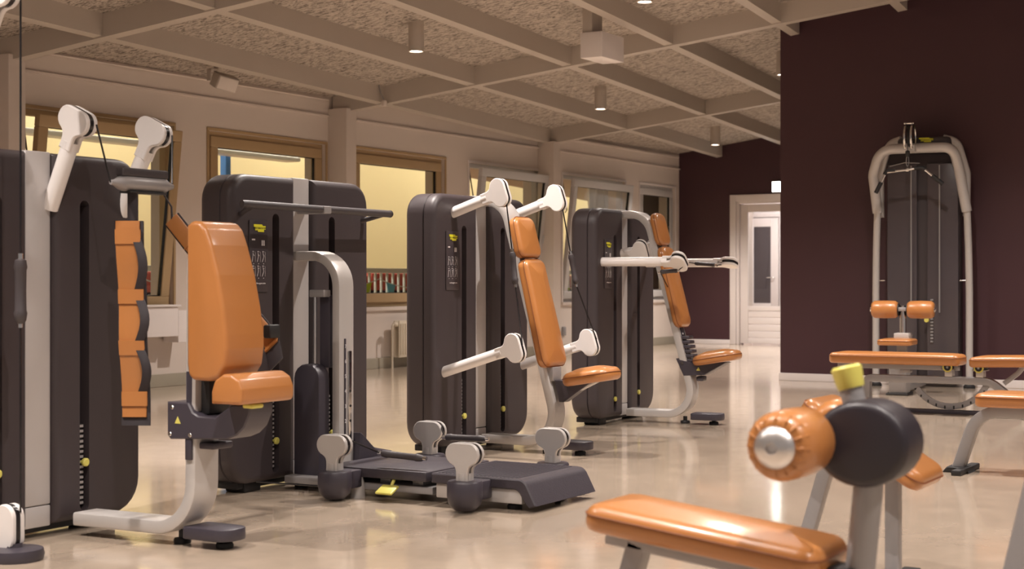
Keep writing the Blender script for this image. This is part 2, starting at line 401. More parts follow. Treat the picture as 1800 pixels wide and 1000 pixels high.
# ------------------------------------------------------------------ hall behind the windows
HZ = 5.2
struct(MB().box(6, 40, 16.0, 16.2, -.5, 5.3).build('wall_hall', 'poolyellow'))
struct(MB().box(39.8, 40, 10.5, 16.0, -.5, 5.3).build('wall_hall_end', 'poolyellow'))
struct(MB().add([(4, 10.48, -.01), (40, 10.48, -.01), (40, 16.1, -.01), (4, 16.1, -.01)], [(0, 1, 2, 3)]).build('floor_hall', 'poolfloor'))
struct(MB().add([(4, 10.48, HZ), (40, 10.48, HZ), (40, 16.1, HZ), (4, 16.1, HZ)], [(3, 2, 1, 0)]).build('ceiling_hall', 'hallwhite'))
for i, x in enumerate((11.5, 16, 20.5, 25, 30, 35)):
    t = thing('panel_light', 'rectangular glowing ceiling lamp inside the yellow hall', 'lamp', (x-.6, 14.2, HZ-.012), 0, 'ceiling lamps of the yellow hall')
    MB().rbox(-.9, .9, -.2, .2, -.06, 0, .005).build('housing', 'hallwhite', t)
    MB().box(-.85, .85, -.16, .16, -.066, -.058).build('diffuser', 'halllamp', t)
    ld = bpy.data.lights.new('hall_light', 'AREA'); ld.shape = 'RECTANGLE'; ld.size = 1.7; ld.size_y = .32; ld.energy = 165; ld.color = (1, .93, .80)
    lo = bpy.data.objects.new('hall_light', ld); COL.objects.link(lo); lo.parent = t; lo.location = (0, 0, -.08)
rail = thing('hall_railing', 'white baluster railing with flat top rail behind the window panes', 'railing', (10, 12.0, 0))
MB().rbox(0, 20, -.035, .035, 1.10, 1.165, .006, ax='x').build('top_rail', 'hallwhite', rail)
MB().rbox(0, 20, -.02, .02, .12, .16, .004, ax='x').build('bottom_rail', 'hallwhite', rail)
bal = MB().rbox(-.014, .014, -.014, .014, .0, 1.10, .003).mesh('baluster', 'hallwhite')
for k in range(149): link('baluster', bal, rail, (.1+k*.135, 0, 0))
def bunting(x0, x1, y, z0, sag, n, lab, grp):
    t = thing('bunting', lab, 'bunting', (x0, y, z0), 0, grp)
    L = x1-x0; f = lambda s_: -sag*4*s_*(1-s_)
    MB().tube([(L*k/20, 0, f(k/20)) for k in range(21)], .006, 5).build('string', 'hallwhite', t)
    for k in range(n):
        s0, s1 = (k+.3)/n, (k+.7)/n; z0_, z1_ = f(s0), f(s1)
        MB().prism([(L*s0, z0_), (L*(s0+s1)/2, (z0_+z1_)/2-.25), (L*s1, z1_)], -.004, .004, fXZ, .001).build('pennant', 'flag_blue' if k % 2 == 0 else 'flag_green', t)
for k in range(6):
    bunting(12.3+k*2.2, 14.5+k*2.2, 11.93, 1.02, .14, 4, 'string of blue and green triangular pennants along the white railing', 'bunting strings along the railing')
for k in range(13):
    x = 12.5+k*1.25
    tag(MB().rbox(x, x+1.22, 13.5, 14.1, 0, .84, .03).build('foam_block', 'navy'), 'navy foam block standing on the hall floor behind the railing', 'foam block', 'navy foam blocks in the hall')
    tag(MB().rbox(x+.01, x+1.2, 13.52, 14.08, .843, 1.09+.03*(k % 2), .04).build('foam_block', 'red'), 'red foam block lying on top of a navy block behind the railing', 'foam block', 'red foam blocks in the hall')
tag(MB().rbox(15.27, 15.37, 13.34, 13.44, 0, HZ, .01).build('hall_post', 'blue'), 'blue square post seen through the second tan window', 'post')
dk = MB().rbox(9, 16.4, 13.0, 13.25, 2.60, 2.66, .02, ax='x').build('cable_tray', 'hallwhite'); tag(dk, 'long white tray hung under the ceiling of the yellow hall', 'cable tray')
for x in (10, 12, 14, 16): MB().tube([(x, 13.12, 2.65), (x, 13.12, HZ)], .012, 6).build('hanger', 'hallwhite', dk)
cur = thing('pleated_curtain', 'pale pleated curtain hanging behind a tilted grey window', 'curtain', (21.6, 11.3, 0))
pth = [(x*.05, .05*math.sin(x*1.3), 0) for x in range(24)]
mb = MB()
front = [(p[0], p[1]) for p in pth]; ring = front+[(x, y+.012) for x, y in front[::-1]]
mb.loft([[(x-.35*t, y, 1.5+t*3.65) for x, y in ring] for t in (0, .5, 1)]); mb.build('cloth', 'ducts', cur)
MB().tube([(-.7, 0, 5.17), (1.2, 0, 5.17)], .012, 8).build('curtain_rail', 'hallwhite', cur)

# ------------------------------------------------------------------ door, corridor behind it
dr = struct(bpy.data.objects.new('door_1', None)); COL.objects.link(dr); dr.location = (22.5, 0, 0)
def casing(x0, x1, y0, y1, zt, w, parent, name, mt):
    mb = MB(); mb.rbox(x0, x1, y1, y1+w, 0, zt+w, .008); mb.rbox(x0, x1, y0-w, y0, 0, zt+w, .008); mb.rbox(x0, x1, y0, y1, zt, zt+w, .008, ax='y')
    return mb.build(name, mt, parent)
casing(-.03, .0, DY0, DY1, DZ, .10, dr, 'architrave', 'white')
casing(.0, .12, DY0+.04, DY1-.04, DZ-.04, .05, dr, 'door_jamb', 'white')
la, lb = DY0+.045, DY1-.045
lf = MB(); lf.rbox(.05, .09, lb-.13, lb, .02, DZ-.05, .004); lf.rbox(.05, .09, la, la+.13, .02, DZ-.05, .004)
lf.rbox(.05, .09, la+.13, lb-.13, DZ-.17, DZ-.05, .004, ax='y'); lf.rbox(.05, .09, la+.13, lb-.13, .02, .10, .004, ax='y'); lf.rbox(.05, .09, la+.13, lb-.13, .53, .60, .004, ax='y')
leaf = lf.build('door_leaf', 'white', dr)
for k in range(4): MB().rbox(.06, .085, la+.13, lb-.13, .104+k*.107, .104+(k+1)*.107-.006, .006, ax='y').build('board', 'white', leaf)
MB().box(.066, .072, la+.13, lb-.13, .60, DZ-.17).build('pane', 'glass', leaf)
MB().tube(roundpath([(.05, la+.07, 1.05), (-.0, la+.07, 1.05), (-.0, la+.19, 1.05)], .015, 4), .01, 8).build('handle', 'chrome', leaf)
# corridor
struct(MB().box(25.7, 25.8, 5.5, 11.5, 0, 3.0).build('wall_corridor', 'white_wall'))
struct(MB().box(22.8, 25.7, 11.3, 11.4, 0, 3.0).build('wall_corridor_side', 'white_wall'))
struct(MB().box(22.8, 25.7, 5.6, 5.7, 0, 3.0).build('wall_corridor_end', 'white_wall'))
struct(MB().box(22.8, 25.8, 5.5, 11.4, 3.0, 3.1).build('ceiling_corridor', 'white_wall'))
d2 = struct(bpy.data.objects.new('door_2', None)); COL.objects.link(d2); d2.location = (25.7, 10.02, 0)
mb = MB(); mb.rbox(-.06, -.02, .16, .30, .0, 2.1, .004); mb.rbox(-.06, -.02, -.30, -.16, 0, 2.1, .004); mb.rbox(-.06, -.02, -.16, .16, 1.95, 2.1, .004, ax='y'); mb.rbox(-.06, -.02, -.16, .16, 0, .6, .004, ax='y')
mb.build('door_leaf', 'white', d2)
MB().box(-.045, -.035, -.16, .16, .6, 1.95).build('pane', 'smoke', d2)
casing(-.03, .0, -.31, .31, 2.12, .07, d2, 'architrave', 'white')
MB().tube(roundpath([(-.06, -.23, 1.05), (-.11, -.23, 1.05), (-.11, -.11, 1.05)], .015, 4), .01, 8).build('handle', 'chrome', d2)
t = thing('corridor_lamp', 'white rectangular ceiling lamp in the corridor behind the glazed door', 'lamp', (24.2, 8.6, 2.99))
MB().rbox(-.3, .3, -1.2, 1.2, -.05, 0, .005).build('housing', 'white', t); MB().box(-.27, .27, -1.15, 1.15, -.056, -.048).build('diffuser', 'tube', t)
ld = bpy.data.lights.new('corridor_light', 'AREA'); ld.shape = 'RECTANGLE'; ld.size = .5; ld.size_y = 2.2; ld.energy = 95; ld.color = (1, .92, .93)
lo = bpy.data.objects.new('corridor_light', ld); COL.objects.link(lo); lo.parent = t; lo.location = (0, 0, -.07)
t = thing('exit_sign', 'small lit white sign box above the white door', 'sign', (22.5, 8.52, 2.36))
MB().rbox(-.06, 0, -.17, .09, 0, .17, .006).build('housing', 'white', t); MB().box(-.066, -.058, -.16, .08, .012, .158).build('lit_face', 'sign', t)

# ------------------------------------------------------------------ downlights
def downlight(u, v, lab):
    p = roof(u, v, PAN); t = thing('downlight', lab, 'lamp', p, 0, 'cylinder downlights under the ceiling panels')
    MB().lathe([(.07, .02), (.07, -.258), (.066, -.263), (.060, -.263), (.056, -.25), (.02, -.248)], n=24).build('housing', 'beam', t)
    MB().lathe([(.052, -.252), (.05, -.257), (.0, -.259)], n=20).build('lens', 'lamp', t)
    ld = bpy.data.lights.new('downlight_lamp', 'SPOT'); ld.energy = SPOT_W; ld.color = LAMP_COL; ld.spot_size = R(128); ld.spot_blend = .95; ld.shadow_soft_size = .03
    lo = bpy.data.objects.new('downlight_lamp', ld); COL.objects.link(lo); lo.parent = t; lo.location = (0, 0, -.27)
for kb in range(-2, 3):
    for j in range(5):
        v = 1.5*SP+j*2*SP; u = 2.3+kb*4.6; p = roof(u, v)
        if p.x > 14.3 and p.y < 6: continue
        downlight(u, v, {(0, 0): 'pale cylinder downlight on the ceiling above the tan windows', (0, 1): 'glaring cylinder downlight on the ceiling beside the white box device',
            (1, 0): 'pale cylinder downlight on the ceiling above the tilted grey windows', (2, 0): 'pale cylinder downlight on the ceiling nearest the white door'}.get((kb, j), 'pale cylinder downlight on a ceiling panel over the machine aisle'))

# ceiling devices
t = thing('ceiling_box', 'white box device hung below a ceiling joist', 'box', (12.44, 6.40, 3.0))
MB().rbox(-.22, .22, -.11, .11, 0, .23, .006).build('case', 'white', t); MB().rbox(-.20, .0, .0, .10, .23, .50, .004).build('mounting_box', 'beam', t)
t = thing('wall_speaker', 'small pale tilted speaker on a bracket under the ceiling above the tan windows', 'speaker', (11.02, 9.70, 2.80))
mm = Matrix.Translation((.06, 0, .06)) @ Matrix.Rotation(R(25), 4, 'X') @ Matrix.Rotation(R(-20), 4, 'Z')
MB().rbox(-.11, .11, -.07, .07, -.06, .08, .012).build('case', 'beam', t, mtx=mm)
MB().rbox(-.10, .10, -.075, -.068, -.05, .07, .003).build('grille', 'cream', t, mtx=mm)
MB().bar(roundpath([(-.15, 0, .06), (-.15, 0, .17), (-.05, 0, .17), (-.05, 0, .30)], .02, 4), .05, .012, (0, 1, 0), .003).build('bracket', 'beam', t)
t = thing('ceiling_sensor', 'small round sensor with a wire where joist and beam meet', 'sensor', tuple(roof(4.45, .1, -.03)))
MB().lathe([(.0, -.02), (.03, -.015), (.035, .01), (.03, .04), (.012, .05)], n=14).build('case', 'cream', t); MB().tube([(0, 0, .045), (-.02, .03, .12), (-.03, .05, .22)], .006, 6).build('wire', 'mid', t)

# radiator, convector box, outlet
def radiator(x0, x1, lab):
    t = thing('radiator', lab, 'radiator', (x0, YW-.025, 0), 0, 'radiators under the windows'); w = x1-x0
    MB().rbox(0, w, -.14, -.12, .12, .54, .006, ax='y').build('back_panel', 'rad', t)
    MB().rbox(0, w, -.075, -.055, .12, .54, .006, ax='y').build('front_panel', 'rad', t)
    rb = MB().rbox(-.012, .012, -.152, -.138, .15, .51, .006).mesh('rib', 'rad')
    for k in range(int(w/.045)): link('rib', rb, t, (.03+k*.045, 0, 0))
    MB().lathe([(.022, 0), (.026, .02), (.026, .05), (.018, .06)], (-.07, -.11, .50), 'x', 12).build('valve', 'rad', t)
    MB().tube(roundpath([(0, -.11, .5), (-.1, -.11, .5), (-.1, -.11, .0)], .03, 4), .012, 8).build('pipe', 'rad', t)
    MB().rbox(.1, .14, -.055, 0, .4, .44, .003).build('wall_bracket', 'rad', t); MB().rbox(w-.14, w-.1, -.055, 0, .4, .44, .003).build('wall_bracket', 'rad', t)
radiator(14.45, 15.5, 'cream panel radiator with valve under the third tan window'); radiator(19.3, 20.3, 'cream panel radiator under a tilted grey window')
t = thing('convector_box', 'wide white boxed sill cabinet fixed under the tilted tan window', 'cabinet', (9.9, YW-.022, 0))
MB().rbox(-.8, .86, -.2, 0, .48, .755, .006, ax='x').build('case', 'white', t); MB().rbox(-.82, .88, -.22, 0, .757, .775, .004, ax='x').build('top_board', 'white', t)
MB().rbox(.87, 1.02, -.19, 0, .42, .72, .005, ax='x').build('end_panel', 'white', t)
tag(MB().rbox(18.6, 18.68, YW-.03, YW, .24, .36, .005).build('wall_socket', 'mid'), 'small grey socket low on the cream wall by a column', 'socket')

# ================================================================== CABLE MACHINES
# shared tower meshes (local: front y=0, back y=+.24, floor z=0)
def panel_mesh(sg):
    rad = (.12, .012, .012, .14) if sg > 0 else (.012, .12, .14, .012)
    w, h, cx, cz, fl_ = .475, 1.455, sg*.3025, .7725, .034
    rings = [[(p[0], .07, p[1]) for p in rr(w, h, rad, 6, .004, cx, cz)], [(p[0], .066, p[1]) for p in rr(w, h, rad, 6, 0, cx, cz)]]
    for k in range(5):
        a = k/4*math.pi/2; rings.append([(p[0], fl_*(1-math.sin(a)), p[1]) for p in rr(w, h, rad, 6, fl_*(1-math.cos(a)), cx, cz)])
    o = MB().loft(rings).build('front_panel', 'shell', angle=30)
    slot = MB().loft([[(p[0], y, p[1]) for p in rr(.05, 1.24, .025, 6, 0, sg*.22, .70)] for y in (-.05, .06)]).build('cut', 'black')
    bool_cut(o, slot); me = o.data; bpy.data.objects.remove(o); return me
ME = {}
for sg in (1, -1): ME['panel', sg] = panel_mesh(sg)
rings = [[(p[0], .072, p[1]) for p in rr(1.08, 1.455, (.12, .12, .14, .14), 6, .008, 0, .7725)], [(p[0], .078, p[1]) for p in rr(1.08, 1.455, (.12, .12, .14, .14), 6, 0, 0, .7725)]]
for k in range(6):
    a = k/5*math.pi/2; rings.append([(p[0], .16+.045*math.sin(a), p[1]) for p in rr(1.08, 1.455, (.12, .12, .14, .14), 6, .045*(1-math.cos(a)), 0, .7725)])
ME['back'] = MB().loft(rings).mesh('back_shell', 'shell', 30)
ME['spine'] = MB().rbox(-.064, .064, .022, .185, .125, 1.503, .006).mesh('spine', 'spine')
ME['cap'] = MB().rbox(-.064, .064, .022, .185, .04, .122, .006).mesh('spine_foot', 'spine')
ME['liner'] = MB().box(-.0255, .0255, .052, .0595, .08, 1.32).mesh('slot_liner', 'black')
ME['wp'] = MB().rbox(-.022, .022, .026, .05, 0, .018, .002).mesh('weight_plate', 'weight')
ME['wl'] = MB().box(-.006, .016, .0235, .0262, .004, .014).mesh('weight_label', 'weight_label')
ME['pin'] = MB().lathe([(.004, .05), (.006, .0), (.017, -.002), (.017, -.012), (.012, -.016)], (0, 0, 0), 'y', 16).mesh('selector_pin', 'yellow')
ME['rod'] = MB().tube([(.008, .042, .44), (.008, .042, 1.30)], .0035, 6).mesh('guide_rod', 'chrome')
ME['base'] = MB().rbox(-.44, .44, .05, .20, .018, .055, .006, ax='x').mesh('base_bar', 'black')
ME['foot'] = MB().lathe([(.032, 0), (.034, .012), (.030, .02), (.014, .022), (.014, .05)], n=14).mesh('rubber_foot', 'black')
ME['plinth'] = MB().rbox(-.06, .06, .04, .16, 0, .06, .008).mesh('plinth', 'black')
def badge(w=.085, h=.036):
    P = [(0, 1), (.70, 1), (.76, .80), (1, .80), (1, .32), (.86, .32), (.86, 0), (.38, 0), (.34, .20), (.12, .20), (.10, .62), (0, .68)]
    return [((x-.5)*w, (y-.5)*h) for x, y in P][::-1]
ME['badge'] = MB().prism(badge(), -.003, 0, fXZ, .0006).mesh('logo_badge', 'logo_yellow')
ME['logo'] = text_mesh('TECHNOGYM', .0135, 'ink_black'); ME['site'] = text_mesh('technogym.com', .0125, 'ink_white')
mb = MB()
for rw in range(2):
    for cn in range(3):
        ox, oz = -.040+cn*.036, -.005-rw*.068
        mb.lathe([(.003, -.001), (.003, 0)], (ox-.004, 0, oz+.026), 'y', 8)
        mb.tube([(ox-.004, -.0006, oz+.02), (ox-.006+.004*cn, -.0006, oz+.002), (ox-.010, -.0006, oz-.022)], .0014, 4)
        mb.tube([(ox-.004, -.0006, oz+.014), (ox+.006, -.0006, oz+.006+.01*rw)], .0011, 4)
        mb.tube([(ox+.012, -.0006, oz-.022), (ox+.012, -.0006, oz+.024), (ox+.004, -.0006, oz+.026)], .0007, 4)
        mb.lathe([(.0022, -.001), (.0022, 0)], (ox, 0, oz-.031), 'y', 6)
mb.rbox(.018, .026, -.0012, 0, .05, .075, .0003); mb.rbox(.031, .039, -.0012, 0, .05, .075, .0003); mb.box(-.052, -.03, -.0012, 0, .074, .081)
ME['picto'] = mb.mesh('pictograms', 'ink_white')
def tower(t, pins, plates=True, info=True):
    link('back_shell', ME['back'], t)
    for sg in (1, -1):
        link('front_panel', ME['panel', sg], t)
        link('slot_liner', ME['liner'], t, (sg*.22, 0, 0)); link('guide_rod', ME['rod'], t, (sg*.22, 0, 0))
        link('selector_pin', ME['pin'], t, (sg*.22+.004, .006, pins[0 if sg < 0 else 1]))
        for k in range(16):
            o = link('weight_plate', ME['wp'], t, (sg*.22, 0, .10+k*.0205)); link('weight_label', ME['wl'], o)
        link('rubber_foot', ME['plinth'], t, (sg*.34, 0, 0))
    link('spine', ME['spine'], t); link('spine_foot', ME['cap'], t); link('base_bar', ME['base'], t)
    if info:
        ip = MB().rbox(-.0675, .0675, -.006, .0, -.17, .17, .002, .006, ax='y').build('info_plate', 'plate', t, loc=(-.352, 0, 1.115))
        b_ = link('logo_badge', ME['badge'], ip, (.004, -.006, .132)); 
        link('logo_text', ME['logo'], ip, mtx=Matrix.Translation((.006, -.0094, .131)) @ FRONT)
        link('pictograms', ME['picto'], ip, (.002, -.006, .0))['kind'] = 'stuff'
        link('web_address', ME['site'], ip, mtx=Matrix.Translation((.008, -.0064, -.128)) @ FRONT)
# pulley head in (u along arm, w across)
hw, hc = .048, .036
HP = [(-.12, .030), (-.074, .030), (-.060, .034), (-.051, .042)]
HP += [(hw*math.cos(R(a)), hc+hw*math.sin(R(a))) for a in (162, 145, 125, 105, 90, 70, 50, 30, 12, 0)]
HP += [(hw*math.cos(R(-a)), -hc-hw*math.sin(R(a))) for a in (0, 12, 30, 50, 70, 90, 105, 125, 145, 162)]
HP += [(-.051, -.042), (-.060, -.034), (-.074, -.030), (-.12, -.030)]
HP = HP[::-1]
WPo = [((hw-.001)*math.cos(R(a)), hc+(hw-.001)*math.sin(R(a))) for a in range(180, -1, -15)]+[((hw-.001)*math.cos(R(a)), -hc-(hw-.001)*math.sin(R(-a))) for a in range(0, -181, -15)]
WPo = WPo[::-1]
fH = lambda p, tt: (tt, p[0], p[1])
mb = MB(); mb.prism(HP, -.029, -.009, fH, .004); mb.prism(HP, .009, .029, fH, .004)
mb.tube([(0, -.125, 0), (0, -.085, 0)], .0315, 18)
HEAD_MB = mb
ME['head_w'] = mb.mesh('pulley_head', 'white_arm'); ME['head_s'] = mb.mesh('pulley_head', 'silver')
ME['wheel'] = MB().prism(WPo, -.0088, .0088, fH, .001).mesh('pulley_wheel', 'blackgloss')
def head(t, pos, dy, dz, mt='head_w', roll=0.0, dx=0.0):
    # local +y of the mesh = arm direction; x stays across
    d = Vector((dx, dy, dz)).normalized(); ex = Vector((1, 0, 0)); ex = (ex-d*ex.dot(d)).normalized()
    m = Matrix((ex, d, ex.cross(d))).transposed().to_4x4() @ Matrix.Rotation(R(roll), 4, 'Y'); m.translation = Vector(pos)
    o = link('pulley_head', ME[mt], t, mtx=m); link('pulley_wheel', ME['wheel'], o); return o
def arm(t, a, b, mt='white_arm', hd='head_w', roll=0.0, r=.031):
    a, b = Vector(a), Vector(b); d = (b-a).normalized(); e = b-d*.12
    MB().tube([a-d*.02, a+d*.004, a+d*.008, e-d*.002, e], [r, r, r, r, r-.001], 20).build('arm', mt, t)
    return head(t, b, d.y, d.z, hd, roll, d.x)
def cable(t, *pts, r=.0038): return MB().tube([Vector(p) for p in pts], r, 6).build('cable', 'blackgloss', t)
def handle(t, a, b, r=.017):
    a, b = Vector(a), Vector(b); L = (b-a)
    pr_ = [(0, .006), (.03, .010), (.05, r*.95), (.16, r*1.15), (.2, r), (.5, r*.95), (.8, r), (.84, r*1.15), (.95, r*.95), (1.0, r*.5)]
    g = MB().tube([a+L*f for f, _ in pr_], [q for _, q in pr_], 14).build('handle', 'grip', t)
    MB().tube([a-L.normalized()*.012, a+L*.04], .011, 10).build('clip', 'chrome', g); MB().tube([b-L*.05, b+L.normalized()*.014], .010, 10).build('clip', 'chrome', g)
def cush(t, name, L, Wd, T, org, up, out, rc=.04, e=.022, dome=.012, seam=True, taper=None, mt='orange'):
    mb = MB().cushion(L, Wd, T, rc, e, dome)
    if taper: mb.v = [(x, y*(1+taper*(x/L)), z) for x, y, z in mb.v]
    o = mb.build(name, mt, t, angle=60, mtx=frame_mtx(org, up, out))
    if seam:
        P = [(p[0], p[1]*(1+(taper or 0)*(p[0]/L)), T-dome-e*.75) for p in rr(L+.001, Wd+.001, rc, 5, -.0005)]
        MB().tube(P, .0022, 5, closed=True, caps=False).build('seam', 'orange_thread', o)
    return o
def foot_pad(t, x, y0, y1, w=.15):
    MB().rbox(x-w/2, x+w/2, y1, y0, .032, .078, .006, (.02, .02, .06, .06)).build('foot_pad', 'slate', t)
    link('rubber_foot', ME['foot'], t, (x, y1+.07, 0)); link('rubber_foot', ME['foot'], t, (x, y0+.06, 0))

# ---- machine with seat, inclined back pad and four arms
LEAN = Vector((0, .2435, .9699)); OUT = Vector((0, -.9699, .2435))
def post_y(z): return -.205-.251*(1.31-z)
def seat_machine(name, label, loc, rz):
    t = thing(name, label, 'gym machine', loc, rz)
    path = roundpath([(0, .06, 1.468), (0, post_y(1.468), 1.468), (0, post_y(.066)-.03, .066), (0, -.02, .066)], [.16, .17], 10)
    MB().bar(path, .125, .052, (1, 0, 0), .008).build('frame', 'silver', t)
    foot_pad(t, 0, -.50, -.72)
    return t
def padpos(z, off=.03): return Vector((0, post_y(z), z))+OUT*off
m3 = seat_machine('press_machine', 'charcoal cable machine with four raised white arms and upright orange back pad', (7.79, 4.80, 0), 0)
tower(m3, (.21, .22))
cush(m3, 'headrest', .245, .235, .075, padpos(1.235), LEAN, OUT, .05, .03, taper=-.12)
cush(m3, 'backrest', .64, .25, .085, padpos(.795), LEAN, OUT, .05, .032, .014, taper=-.16)
cush(m3, 'seat', .32, .27, .095, (0, -.73, .415), (0, -1, .17), (0, .17, 1), .10, .042, .018)
MB().prism([(-.50, .425), (-.74, .425), (-.56, .30), (-.53, .30)], -.035, .035, fYZ, .003).build('seat_bracket', 'slate', m3)
MB().bar([(0, -.53, .315), (0, -.76, .425)], .05, .014).build('seat_strut', 'silver', m3)
MB().rbox(-.05, .05, -.50, -.43, .42, .50, .005).build('carriage', 'mid', m3)
MB().tube([(-.05, padpos(1.11).y-.02, 1.105), (.05, padpos(1.11).y-.02, 1.105)], .008, 8).build('headrest_pin', 'chrome', m3)
for sx in (-1, 1):
    h0 = Vector((sx*.33, -.315, 1.497)); arm(m3, (sx*.33, .01, 1.39), h0)
    x2 = -.43 if sx < 0 else .46
    h1 = Vector((x2, -.47, .625)); arm(m3, (x2, .01, .475), h1)
    tip = h0+Vector((0, -.038, -.06)); a_ = Vector((sx*.345, -.40, 1.165)); b_ = Vector((sx*.36, -.43, .975))
    cable(m3, h0+Vector((0, -.045, .0)), tip, a_); handle(m3, a_, b_); cable(m3, b_, h1+Vector((0, -.046, .02)))

# ---- seat machine with level arms
m4 = seat_machine('shoulder_machine', 'charcoal cable machine with level white arms and dark adjustable seat carriage near the back wall', (9.85, 4.87, 0), 4)
tower(m4, (.17, .19))
cush(m4, 'headrest', .235, .20, .07, padpos(1.345), LEAN, OUT, .06, .03, taper=-.1)
cush(m4, 'backrest', .58, .235, .075, padpos(.94), LEAN, OUT, .06, .032, .014, taper=-.14)
cush(m4, 'seat', .33, .27, .09, (0, -.68, .43), (0, -1, .17), (0, .17, 1), .10, .042, .018)
MB().bar([padpos(.36, .035), padpos(.70, .035)], .07, .03).build('adjustment_rail', 'slate', m4)
for k in range(6):
    z = .43+k*.032; p = padpos(z, .07); MB().rbox(-.05, .05, p.y-.03, p.y+.03, z, z+.024, .006).build('bellows_rib', 'slate', m4)
for k in range(7): p = padpos(.40+k*.035, .052); MB().rbox(-.028, -.018, p.y-.004, p.y+.004, p.z, p.z+.012, .001).build('height_mark', 'ink_white', m4)
br = MB().prism([(post_y(.44)+.03, .455), (-.53, .425), (-.76, .435), (-.60, .345), (post_y(.33)+.0, .335)], -.065, .065, fYZ, .004).build('seat_bracket', 'slate', m4)
MB().prism([(-.545, .375), (-.575, .375), (-.56, .40)], -.0668, -.0655, fYZ, .0004).build('warning_label', 'yellow', br)
MB().lathe([(.012, -.0685), (.012, -.066)], (0, -.44, .425), 'x', 10).build('bolt', 'chrome', br)
MB().rbox(-.04, .04, -.585, -.535, .30, .335, .008).build('lever', 'slate', m4)
h = Vector((-.45, -.565, 1.128)); arm(m4, (-.45, .01, 1.128), h, roll=55)
handle(m4, h+Vector((.03, .02, -.06)), h+Vector((.03, .15, -.07)), .015); cable(m4, h+Vector((0, -.03, -.03)), h+Vector((.03, .02, -.06))); cable(m4, h+Vector((.03, .15, -.07)), (-.1, -.35, .95))
h2 = Vector((.38, -.64, 1.128)); arm(m4, (.38, .01, 1.128), h2, roll=80)
handle(m4, (.36, -.38, 1.125), (.30, -.56, 1.11), .014); cable(m4, (.36, -.38, 1.125), (.2, -.3, 1.14)); cable(m4, (.30, -.56, 1.11), h2+Vector((0, -.02, -.01)))
arm(m4, (-.10, .02, 1.19), (-.10, -.15, 1.205), roll=25)
arm(m4, (.12, .02, 1.19), (.12, -.15, 1.205), roll=25)

# ---- platform machine
m2 = thing('platform_machine', 'charcoal cable machine with a dark horizontal bar and a low ribbed floor platform', 'gym machine', (5.98, 4.72, 0), 0)
tower(m2, (.232, .232))
MB().bar(roundpath([(0, .05, 1.12), (0, -.235, 1.12), (0, -.235, .10)], .15, 10), .12, .046, (1, 0, 0), .010).build('column', 'silver', m2)
st = MB().rbox(-.022, -.010, -.262, -.2575, .22, .72, .001).build('number_strip', 'slate', m2)
for k, ch in enumerate('1234567'): link('numeral', text_mesh(ch, .026, 'ink_white'), st, mtx=Matrix.Translation((-.016, -.2626, .25+k*.072)) @ FRONT)
sl = MB().rbox(.008, .034, -.264, -.2575, .20, .66, .003).build('hole_strip', 'chrome', m2)
for k in range(6): MB().lathe([(.007, -.2648), (.007, -.2635)], (.021, 0, .25+k*.072), 'y', 8).build('pin_hole', 'black', sl)
MB().rbox(-.15, -.062, -.205, -.05, .04, .60, .012, (.07, .07, .02, .02), ax='x').build('cover', 'slate', m2)
MB().tube([(-.085, -.13, .59), (-.085, -.13, .93)], .010, 10).build('guide_rod', 'chrome', m2)
MB().rbox(-.105, -.05, -.20, -.11, .92, .955, .005).build('rod_clamp', 'mid', m2)
MB().rbox(-.06, -.03, -.20, -.14, .58, .93, .004).build('inner_post', 'slate', m2)
MB().tube([(-.60, -.115, 1.348), (-.58, -.12, 1.348), (0, -.125, 1.345), (.56, -.12, 1.345)], .0185, 14).build('pull_bar', 'grip', m2)
MB().lathe([(.019, -.012), (.0195, 0), (.012, .012)], (.56, -.12, 1.345), 'x', 12).build('bar_cap', 'black', m2)
for sx in (-1, 1): MB().tube([(sx*.46, .03, 1.30), (sx*.50, -.05, 1.325), (sx*.52, -.118, 1.345)], .013, 10).build('bar_stay', 'grip', m2)
MB().rbox(-.03, .03, -.145, .03, 1.325, 1.362, .006).build('bar_clamp', 'mid', m2)
# platform
PX0, PX1 = -.25, .30
MB().rbox(PX0, PX1, -.885, -.32, .095, .140, .008, .012).build('rear_deck', 'deck', m2)
prof = roundpath([(-.915, .140, 0), (-1.395, .140, 0), (-1.455, .030, 0)], .05, 6)
P = [(p.x, p.y) for p in prof]+[(-1.42, .018), (-1.405, .03)]+[(p.x, p.y) for p in roundpath([(-1.405, .03, 0), (-1.36, .095, 0), (-.915, .095, 0)], .04, 5)][1:]
MB().prism(P, PX0-.005, PX1+.005, fYZ, .006).build('front_deck', 'deck', m2)
rg = MB().rbox(PX0+.02, PX1-.02, -.0025, .0025, .1395, .1425, .0008, ax='x').mesh('deck_rib', 'deck')
for k in range(21): link('deck_rib', rg, m2, (0, -.94-k*.02, 0))
MB().rbox(PX0+.012, PX1-.012, -1.375, -.93, .030, .0945, .006, ax='x').build('side_cover', 'silver', m2)
MB().rbox(PX0+.03, PX1-.03, -.90, -.05, .035, .07, .006, ax='x').build('under_frame', 'mid', m2)
for y in (-.80, -.62, -.32): MB().rbox(PX0+.06, PX1-.06, y-.03, y+.03, .065, .101, .004, ax='x').build('deck_bracket', 'mid', m2)
MB().lathe([(.035, .0), (.030, .07), (.026, .10)], (-.24, -.50, 0), n=16).build('deck_support', 'silver', m2)
mm = Matrix.Translation((-.285, -.70, .055)) @ Matrix.Rotation(R(-25), 4, 'Y')
MB().rbox(-.04, .03, -.045, .045, -.005, .006, .004).build('pedal', 'yellow', m2, mtx=mm)
MB().tube([(-.26, -.70, .06), (-.23, -.70, .10)], .008, 8).build('pedal_stem', 'yellow', m2)
for y in (-1.30, -.30):
    for x in (PX0+.08, PX1-.08): link('rubber_foot', ME['foot'], m2, (x, y, 0))
